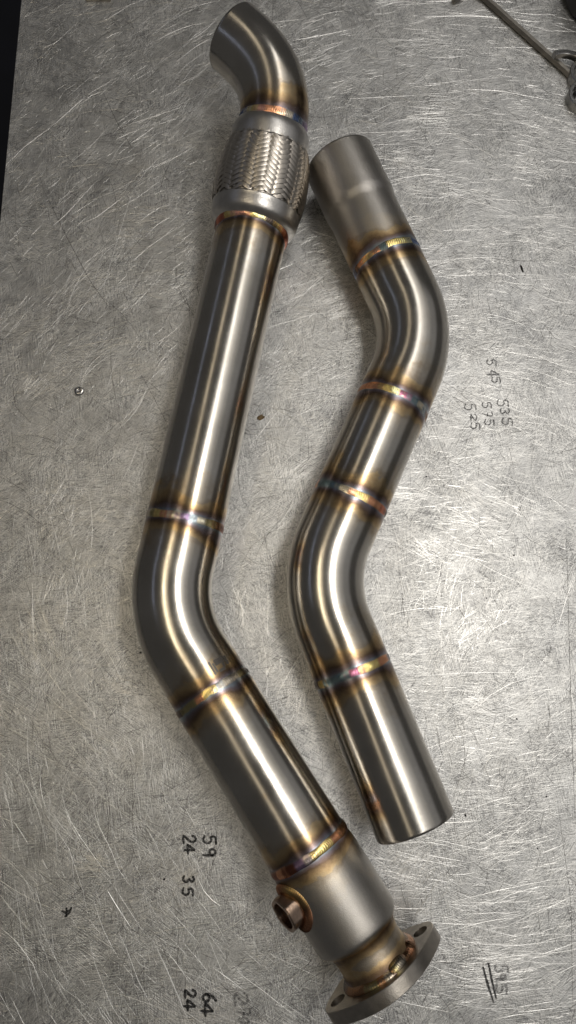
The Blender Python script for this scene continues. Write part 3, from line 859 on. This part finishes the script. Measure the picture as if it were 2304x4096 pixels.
# two-bolt flange: outline in (across, up), extruded along the axis, with bore and bolt holes
def flange():
    rot = R(-7)
    half = [(57.5, -9.5), (58.5, 1.0), (54.0, 10.5), (46.0, 20.0), (36.0, 30.0), (25.0, 38.0), (12.0, 43.0), (0.0, 44.5), (-12.0, 43.0), (-25.0, 38.0), (-36.0, 30.5), (-47.0, 21.0)]
    pts = half + [(-x, -y) for x, y in half]
    # denser outline
    P = np.array(pts + pts[:1], float)
    d = np.concatenate([[0], np.cumsum(np.linalg.norm(np.diff(P, axis=0), axis=1))])
    tt = np.linspace(0, d[-1], 121)[:-1]
    O = np.stack([np.interp(tt, d, P[:, 0]), np.interp(tt, d, P[:, 1])], 1)
    for it in range(2):
        O = 0.25 * np.roll(O, 1, 0) + 0.5 * O + 0.25 * np.roll(O, -1, 0)
    cr, sr = math.cos(rot), math.sin(rot)
    O = O @ np.array([[cr, sr], [-sr, cr]])
    import bmesh
    bm = bmesh.new()

    def ring(pts2, s):
        return [bm.verts.new(tuple(wE + tE * s + sE_ * (-x / 1000.0 if sE_[0] < 0 else x / 1000.0) + UP * (y / 1000.0))) for x, y in pts2]
    holes = []
    for hx, hy, hr in ((0, 0, 30.5), (45.0, -1.5, 7.2), (-45.0, 1.5, 7.2)):
        q = np.linspace(0, 2 * math.pi, 41 if hr > 20 else 25)[:-1]
        H = np.stack([hx + hr * np.cos(q), hy + hr * np.sin(q)], 1)
        holes.append(H @ np.array([[cr, sr], [-sr, cr]]))
    b = 0.0006
    s0, s1 = 0.1125, 0.1250
    sh = O * 0.988
    r_in = [ring(sh, s0), ring(O, s0 + b), ring(O, s1 - b), ring(sh, s1)]
    for a, c in zip(r_in[:-1], r_in[1:]):
        for i in range(len(a)):
            j = (i + 1) % len(a)
            bm.faces.new((a[i], a[j], c[j], c[i]))
    for lvl, outer in ((s0, r_in[0]), (s1, r_in[-1])):
        edges = []
        for lp in [outer] + [ring(H, lvl) for H in holes]:
            for i in range(len(lp)):
                j = (i + 1) % len(lp)
                e = bm.edges.get((lp[i], lp[j])) or bm.edges.new((lp[i], lp[j]))
                edges.append(e)
            if lp is not outer:
                lp_store.setdefault(lvl, []).append(lp)
        bmesh.ops.triangle_fill(bm, use_beauty=True, use_dissolve=False, edges=edges)
    for a, c in zip(lp_store[s0], lp_store[s1]):
        for i in range(len(a)):
            j = (i + 1) % len(a)
            bm.faces.new((a[i], a[j], c[j], c[i]))
    bmesh.ops.recalc_face_normals(bm, faces=bm.faces)
    me = bpy.data.meshes.new("flange")
    bm.to_mesh(me)
    bm.free()
    me.materials.append(M_FLANGE)
    me.polygons.foreach_set("use_smooth", [True] * len(me.polygons))
    me.set_sharp_from_angle(angle=R(28))
    o = bpy.data.objects.new("flange", me)
    COL.objects.link(o)
    o.parent = pipe1
    return o


lp_store = {}
flange()
weld_bead(pmain, SE + 0.1100, 0.0345, ['k', 'dk', 'br', 'br', 'br', 'ol', 'br', 'gr', 'dk', 'dk', 'br', 'cu', 'br'], pipe1, seed=31, hw=0.0032, h=0.0016, conical=0.0022)
# raised start-stop lump of that weld
def blob(name, centre, ax, bx, nx, la, lb, hh, cols, parent, seed):
    g = np.random.default_rng(seed)
    V, F, C = [], [], []
    nu, nv = 40, 16
    pal = np.array([PAL[c] for c in cols])
    for i in range(nu + 1):
        for j in range(nv + 1):
            u = -1 + 2 * i / nu
            v = -1 + 2 * j / nv
            wv = math.sqrt(max(0, 1 - u * u)) * lb
            z = hh * max(0, (1 - u * u) * (1 - v * v)) ** 0.9
            x = (u * la / 0.0020 + 0.9 * (1 - v * v)) % 1.0
            z += 0.00035 * x * (1 - v * v) * (1 - u * u)
            V.append(centre + ax * (u * la) + bx * (v * wv) + nx * (z - 0.0006))
            f = (u + 1) / 2 * (len(pal) - 1)
            k = int(f)
            c = pal[k] * (1 - f + k) + pal[min(k + 1, len(pal) - 1)] * (f - k)
            C.append(np.clip(c * (0.6 + 0.6 * x), 0, 1))
    for i in range(nu):
        for j in range(nv):
            a = i * (nv + 1) + j
            F.append((a, a + 1, a + nv + 2, a + nv + 1))
    return mesh_obj(name, V, F, M_WELD, parent, sharp=None, colors=np.array(C))


sgn = -1 if sE_[0] < 0 else 1
rightv = sE_ * sgn
for ang, la, lb, hh, cols in ((62, .0095, .0055, .0026, ['br', 'ol', 'gr', 'gr', 'br']), (20, .006, .005, .0020, ['br', 'br', 'cu'])):
    a = R(ang)
    nx = rightv * math.cos(a) + UP * math.sin(a)
    tx_ = rightv * math.sin(a) - UP * math.cos(a)
    bxv = (tE * 0.8 + nx * 0.6)
    nn = (nx * 0.8 - tE * 0.6)
    blob("weld_lump", wE + tE * 0.1085 + nx * 0.0345, tx_, bxv, nn, la, lb, hh, cols, pipe1, 5)

# sensor bung on the left side of the body
bang = R(27)
bdir = -rightv * math.cos(bang) + UP * math.sin(bang)
bv = np.cross(bdir, tE)
bc = wE + tE * 0.0285
bung = empty("sensor_bung")
bung.parent = pipe1


def bung_part(name, rings, mat, nth=48, hexa=False, parent=None):
    V, F = [], []
    for d, r in rings:
        for k in range(nth):
            a = 2 * math.pi * k / nth
            rr = r
            if hexa and r > 0.0125:
                aa = (a + R(12)) % (math.pi / 3) - math.pi / 6
                rr = min(r * math.cos(math.pi / 6) / math.cos(aa), r * 0.915)
            V.append(bc + bdir * d + tE * (rr * math.cos(a)) + bv * (rr * math.sin(a)))
    for i in range(len(rings) - 1):
        for k in range(nth):
            k2 = (k + 1) % nth
            F.append((i * nth + k, i * nth + k2, (i + 1) * nth + k2, (i + 1) * nth + k))
    o = mesh_obj(name, V, F, mat, parent, sharp=25)
    fix_normals(o)
    return o


M_BUNG = plain("heat_tinted_bung_steel", (0.40, 0.29, 0.22), 0.26, 1.0, 0.2, 700, 0.3)
bung_part("boss", [(.0352, .0170), (.0500, .0170), (.0512, .0161), (.0512, .0137), (.0505, .0130), (.0330, .0128)], M_BUNG, 72, True, bung)
# thread inside
TV, TF = [], []
for k in range(241):
    a = 2 * math.pi * k / 24
    d = .0370 + .012 * k / 240
    for q, rr in ((-.0005, .0129), (0, .0120), (.0005, .0129)):
        TV.append(bc + bdir * (d + q) + tE * (rr * math.cos(a)) + bv * (rr * math.sin(a)))
for k in range(240):
    TF += [(3 * k, 3 * k + 1, 3 * k + 4, 3 * k + 3), (3 * k + 1, 3 * k + 2, 3 * k + 5, 3 * k + 4)]
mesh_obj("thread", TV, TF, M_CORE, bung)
mesh_obj("bore_shade", [bc + bdir * .036 + tE * (.0129 * math.cos(k * math.pi / 12)) + bv * (.0129 * math.sin(k * math.pi / 12)) for k in range(24)], [tuple(range(24))], M_CORE, bung)  # dark disc closing the hole, the shade inside put into its colour


def bung_weld():
    V, F, C = [], [], []
    nth, nv = 420, 12
    pal = np.array([PAL[c] for c in ('br', 'cu', 'br', 'go', 'cu', 'br', 'br', 'dk')])
    for k in range(nth):
        a = 2 * math.pi * k / nth
        for j in range(nv):
            q = math.pi * j / (nv - 1)
            x = (a * .019 / .0017 + 0.8 * math.sin(q)) % 1.0
            tr = 0.0034 + 0.0007 * x + 0.0004 * math.sin(3 * a)
            rho = 0.0181 - tr * math.cos(q) * 1.1
            yv = rho * math.sin(a)
            base = math.sqrt(max(1e-8, .0403 ** 2 - yv * yv))
            d = base + tr * math.sin(q) * 0.85 - 0.0004
            V.append(bc + bdir * d + tE * (rho * math.cos(a)) + bv * yv)
            f = (a / (2 * math.pi) * len(pal) + 0.3 * math.sin(5 * a)) % len(pal)
            i = int(f)
            c = pal[i] * (1 - f + i) + pal[(i + 1) % len(pal)] * (f - i)
            C.append(np.clip(c * (0.35 + .75 * x), 0, 1))
    for k in range(nth):
        k2 = (k + 1) % nth
        for j in range(nv - 1):
            F.append((k * nv + j, k2 * nv + j, k2 * nv + j + 1, k * nv + j + 1))
    o = mesh_obj("fillet_weld", V, F, M_WELD, bung, sharp=None, colors=np.array(C))
    fix_normals(o)


bung_weld()


# dirty stamp left on the lower bend, ground patch next to the flange-side weld
def patch(name, path, s, a0, cells, mat, parent, r):
    V, F = [], []
    for (ds0, ds1, da0, da1) in cells:
        for i in range(4):
            for j in range(4):
                ss = s + ds0 + (ds1 - ds0) * i / 3
                aa = a0 + (da0 + (da1 - da0) * j / 3) / r
                c, t, sd, up = path.at(ss)
                if sd[0] < 0:
                    sd = -sd
                V.append(c + sd * (r * math.cos(aa)) + UP * (r * math.sin(aa)))
        b = len(V) - 16
        for i in range(3):
            for j in range(3):
                q = b + i * 4 + j
                F.append((q, q + 4, q + 5, q + 1))
    return mesh_obj(name, V, F, mat, parent, smooth=True, sharp=None)


M_STAMP = plain("ink_stamp", (0.17, 0.155, 0.14), 0.42, 0.9)
patch("ink_stamp", pmain, sD - .023, R(47), [(0, .0055, 0, .010), (.0058, .010, .001, .004), (.002, .011, .0105, .0125), (-.001, .012, .0132, .0152), (.001, .0095, -.004, -.0006), (.0098, .0125, .003, .0095)], M_STAMP, pipe1, RT + .00012)
adopt(pipe1)

# ------------------------------------------------------------------ small things on the bench
def prism(p0, p1, r, n, z, rot=0.0, bev=0.0006):
    p0, p1 = np.array(p0, float), np.array(p1, float)
    t = (p1 - p0) / np.linalg.norm(p1 - p0)
    sd = np.array([-t[1], t[0]])
    L = np.linalg.norm(p1 - p0)
    V, F = [], []
    for s, rr in ((0, r - bev), (bev, r), (L - bev, r), (L, r - bev)):
        for k in range(n):
            a = 2 * math.pi * k / n + rot
            q = p0 + t * s + sd * rr * math.cos(a)
            V.append((q[0], q[1], z + rr * math.sin(a)))
    for i in range(3):
        for k in range(n):
            k2 = (k + 1) % n
            F.append((i * n + k, i * n + k2, (i + 1) * n + k2, (i + 1) * n + k))
    F += [tuple(range(n))[::-1], tuple(range(3 * n, 4 * n))]
    return V, F


rh = 0.0042
hx = mesh_obj("hex_bar", *prism((.348, .7045), (.165, .918), rh, 6, rh * math.cos(math.pi / 6) + 0.0002, R(0)), M_HEX, sharp=20)
fix_normals(hx)
tag(hx, "long tan plated hexagonal steel bar lying diagonally in the far right corner", "hex bar")
hx2 = mesh_obj("hex_bar", *prism((.2065, .820), (.275, .862), .0036, 6, .0036 * math.cos(math.pi / 6) + 0.0002, R(0)), M_HEX, sharp=20)
fix_normals(hx2)
tag(hx2, "short tip of a hexagonal bar at the far edge, left of the long one", "hex bar")
off = mesh_obj("steel_offcut", *box(-.2535, -.222, .8226, .86, 0.0002, .004, .0004), M_HEX, smooth=False)
tag(off, "small flat steel offcut at the far edge, left of the pipes", "offcut")


def cring(cx, cy, ro, ri, h, a0, a1, z0=0.0003, tilt=0.0, n=48):
    V, F = [], []
    b = 0.0006
    sec = [(ro - b, 0), (ro, b), (ro, h - b), (ro - b, h), (ri + b, h), (ri, h - b), (ri, b), (ri + b, 0)]
    for i in range(n + 1):
        a = a0 + (a1 - a0) * i / n
        for r, z in sec:
            V.append((cx + r * math.cos(a), cy + r * math.sin(a), z0 + z + tilt * (r * math.cos(a) + ro)))
    m = len(sec)
    for i in range(n):
        for k in range(m):
            k2 = (k + 1) % m
            F.append((i * m + k, i * m + k2, (i + 1) * m + k2, (i + 1) * m + k))
    F += [tuple(range(m)), tuple(range(n * m, n * m + m))[::-1]]
    return V, F


for (cx, cy, ro, ri, h, a0, a1, z0, tl, lab) in (
        (0.3324, 0.7018, .0325, .0262, .0085, R(112), R(-70), .0090, 0.0, "open steel spring ring resting on the end of the long hexagonal bar"),
        (.3620, .7070, .0215, .0165, .0120, R(0), R(330), .0003, 0.0, "dark steel ring just below the open ring, beside the bar end"),
        (.3575, .6760, .0215, .0165, .0120, R(10), R(340), .0003, 0.0, "dark steel ring lying lowest of the three rings at the right edge")):
    o = mesh_obj("spring_ring", *cring(cx, cy, ro, ri, h, a0, a1, z0, tl), M_RING, sharp=40)
    fix_normals(o)
    tag(o, lab, "ring", "steel rings at the right edge")

# black round container in the far right corner
V, F = [], []
prof = [(0.0, .0002), (.060, .0002), (.066, .004), (.068, .012), (.066, .070), (.064, .074), (.058, .075), (.056, .071), (.0, .071)]
for r, z in prof:
    for k in range(64):
        a = 2 * math.pi * k / 64
        V.append((.4115 + r * math.cos(a), .829 + r * math.sin(a), z))
for i in range(len(prof) - 1):
    for k in range(64):
        k2 = (k + 1) % 64
        F.append((i * 64 + k, i * 64 + k2, (i + 1) * 64 + k2, (i + 1) * 64 + k))
o = mesh_obj("round_container", V, F, M_BLACK, sharp=40)
fix_normals(o)
tag(o, "black round container cut off by the far right corner", "container")

# drive rivet in the bench
V, F = [], []
prof = [(.0058, .0001), (.0056, .0009), (.0045, .0019), (.0030, .0023), (.0016, .0020), (.0012, .0010), (.0, .0008)]
for r, z in prof:
    for k in range(28):
        a = 2 * math.pi * k / 28
        w = 1 + .06 * math.sin(3 * a + 1) + .04 * math.sin(5 * a)
        V.append((-.2297 + r * w * math.cos(a), .3023 + r * w * math.sin(a) * .92, z + .0002 * math.sin(2 * a) * (r > .002)))
for i in range(len(prof) - 1):
    for k in range(28):
        k2 = (k + 1) % 28
        F.append((i * 28 + k, i * 28 + k2, (i + 1) * 28 + k2, (i + 1) * 28 + k))
o = mesh_obj("rivet", V, F, M_RIVET, sharp=None)
fix_normals(o)
tag(o, "small round metal rivet with a hole, on the bare bench left of the longer pipe", "rivet")


def lump(name, x, y, ax, ay, h, rot, mat, seed):
    g = np.random.default_rng(seed)
    V, F = [], []
    nt_, nr = 16, 5
    jit = 1 + g.uniform(-.22, .22, nt_)
    for i in range(nr):
        q = i / (nr - 1) * math.pi / 2
        for k in range(nt_):
            a = 2 * math.pi * k / nt_
            r = math.cos(q) * jit[k] + 1e-4
            px, py = ax * r * math.cos(a), ay * r * math.sin(a)
            V.append((x + px * math.cos(rot) - py * math.sin(rot), y + px * math.sin(rot) + py * math.cos(rot), .0001 + h * math.sin(q) * (1 + .2 * g.uniform(-1, 1))))
    for i in range(nr - 1):
        for k in range(nt_):
            k2 = (k + 1) % nt_
            F.append((i * nt_ + k, i * nt_ + k2, (i + 1) * nt_ + k2, (i + 1) * nt_ + k))
    return mesh_obj(name, V, F, mat, sharp=50)


tag(lump("crumb", -.030, .2719, .0044, .0030, .0018, .5, M_CHIP, 3), "light brown crumb on the bench between the two pipes", "crumb")
tag(lump("swarf", .2676, .4515, .0012, .0050, .0010, .25, M_SOOT, 4), "long dark sliver of swarf right of the shorter pipe", "swarf")
V, F = [], []
gx = [(.160, .160), (.191, -.088), (.240, -.165), (.228, -.045), (.150, .560), (-.040, .340), (.126, .318), (-.300, .49), (.148, .205), (.236, .120), (-.214, -.165), (-.150, .02), (.118, .610), (.205, .075), (.252, -.118), (-.118, -.192), (.172, -.135), (.03, -.05)]
for i, (x, y) in enumerate(gx):
    r = rng.uniform(.0006, .0013)
    b = len(V)
    for k in range(6):
        a = k * math.pi / 3
        V.append((x + r * math.cos(a) * rng.uniform(.6, 1.2), y + r * math.sin(a) * rng.uniform(.6, 1.2), .0001))
    V.append((x, y, .0001 + r * .7))
    F += [(b + k, b + (k + 1) % 6, b + 6) for k in range(6)]
gr = mesh_obj("grit", V, F, M_SOOT, smooth=False)
gr["kind"] = "stuff"
gr["label"] = "scattered specks of black grit on the bench"
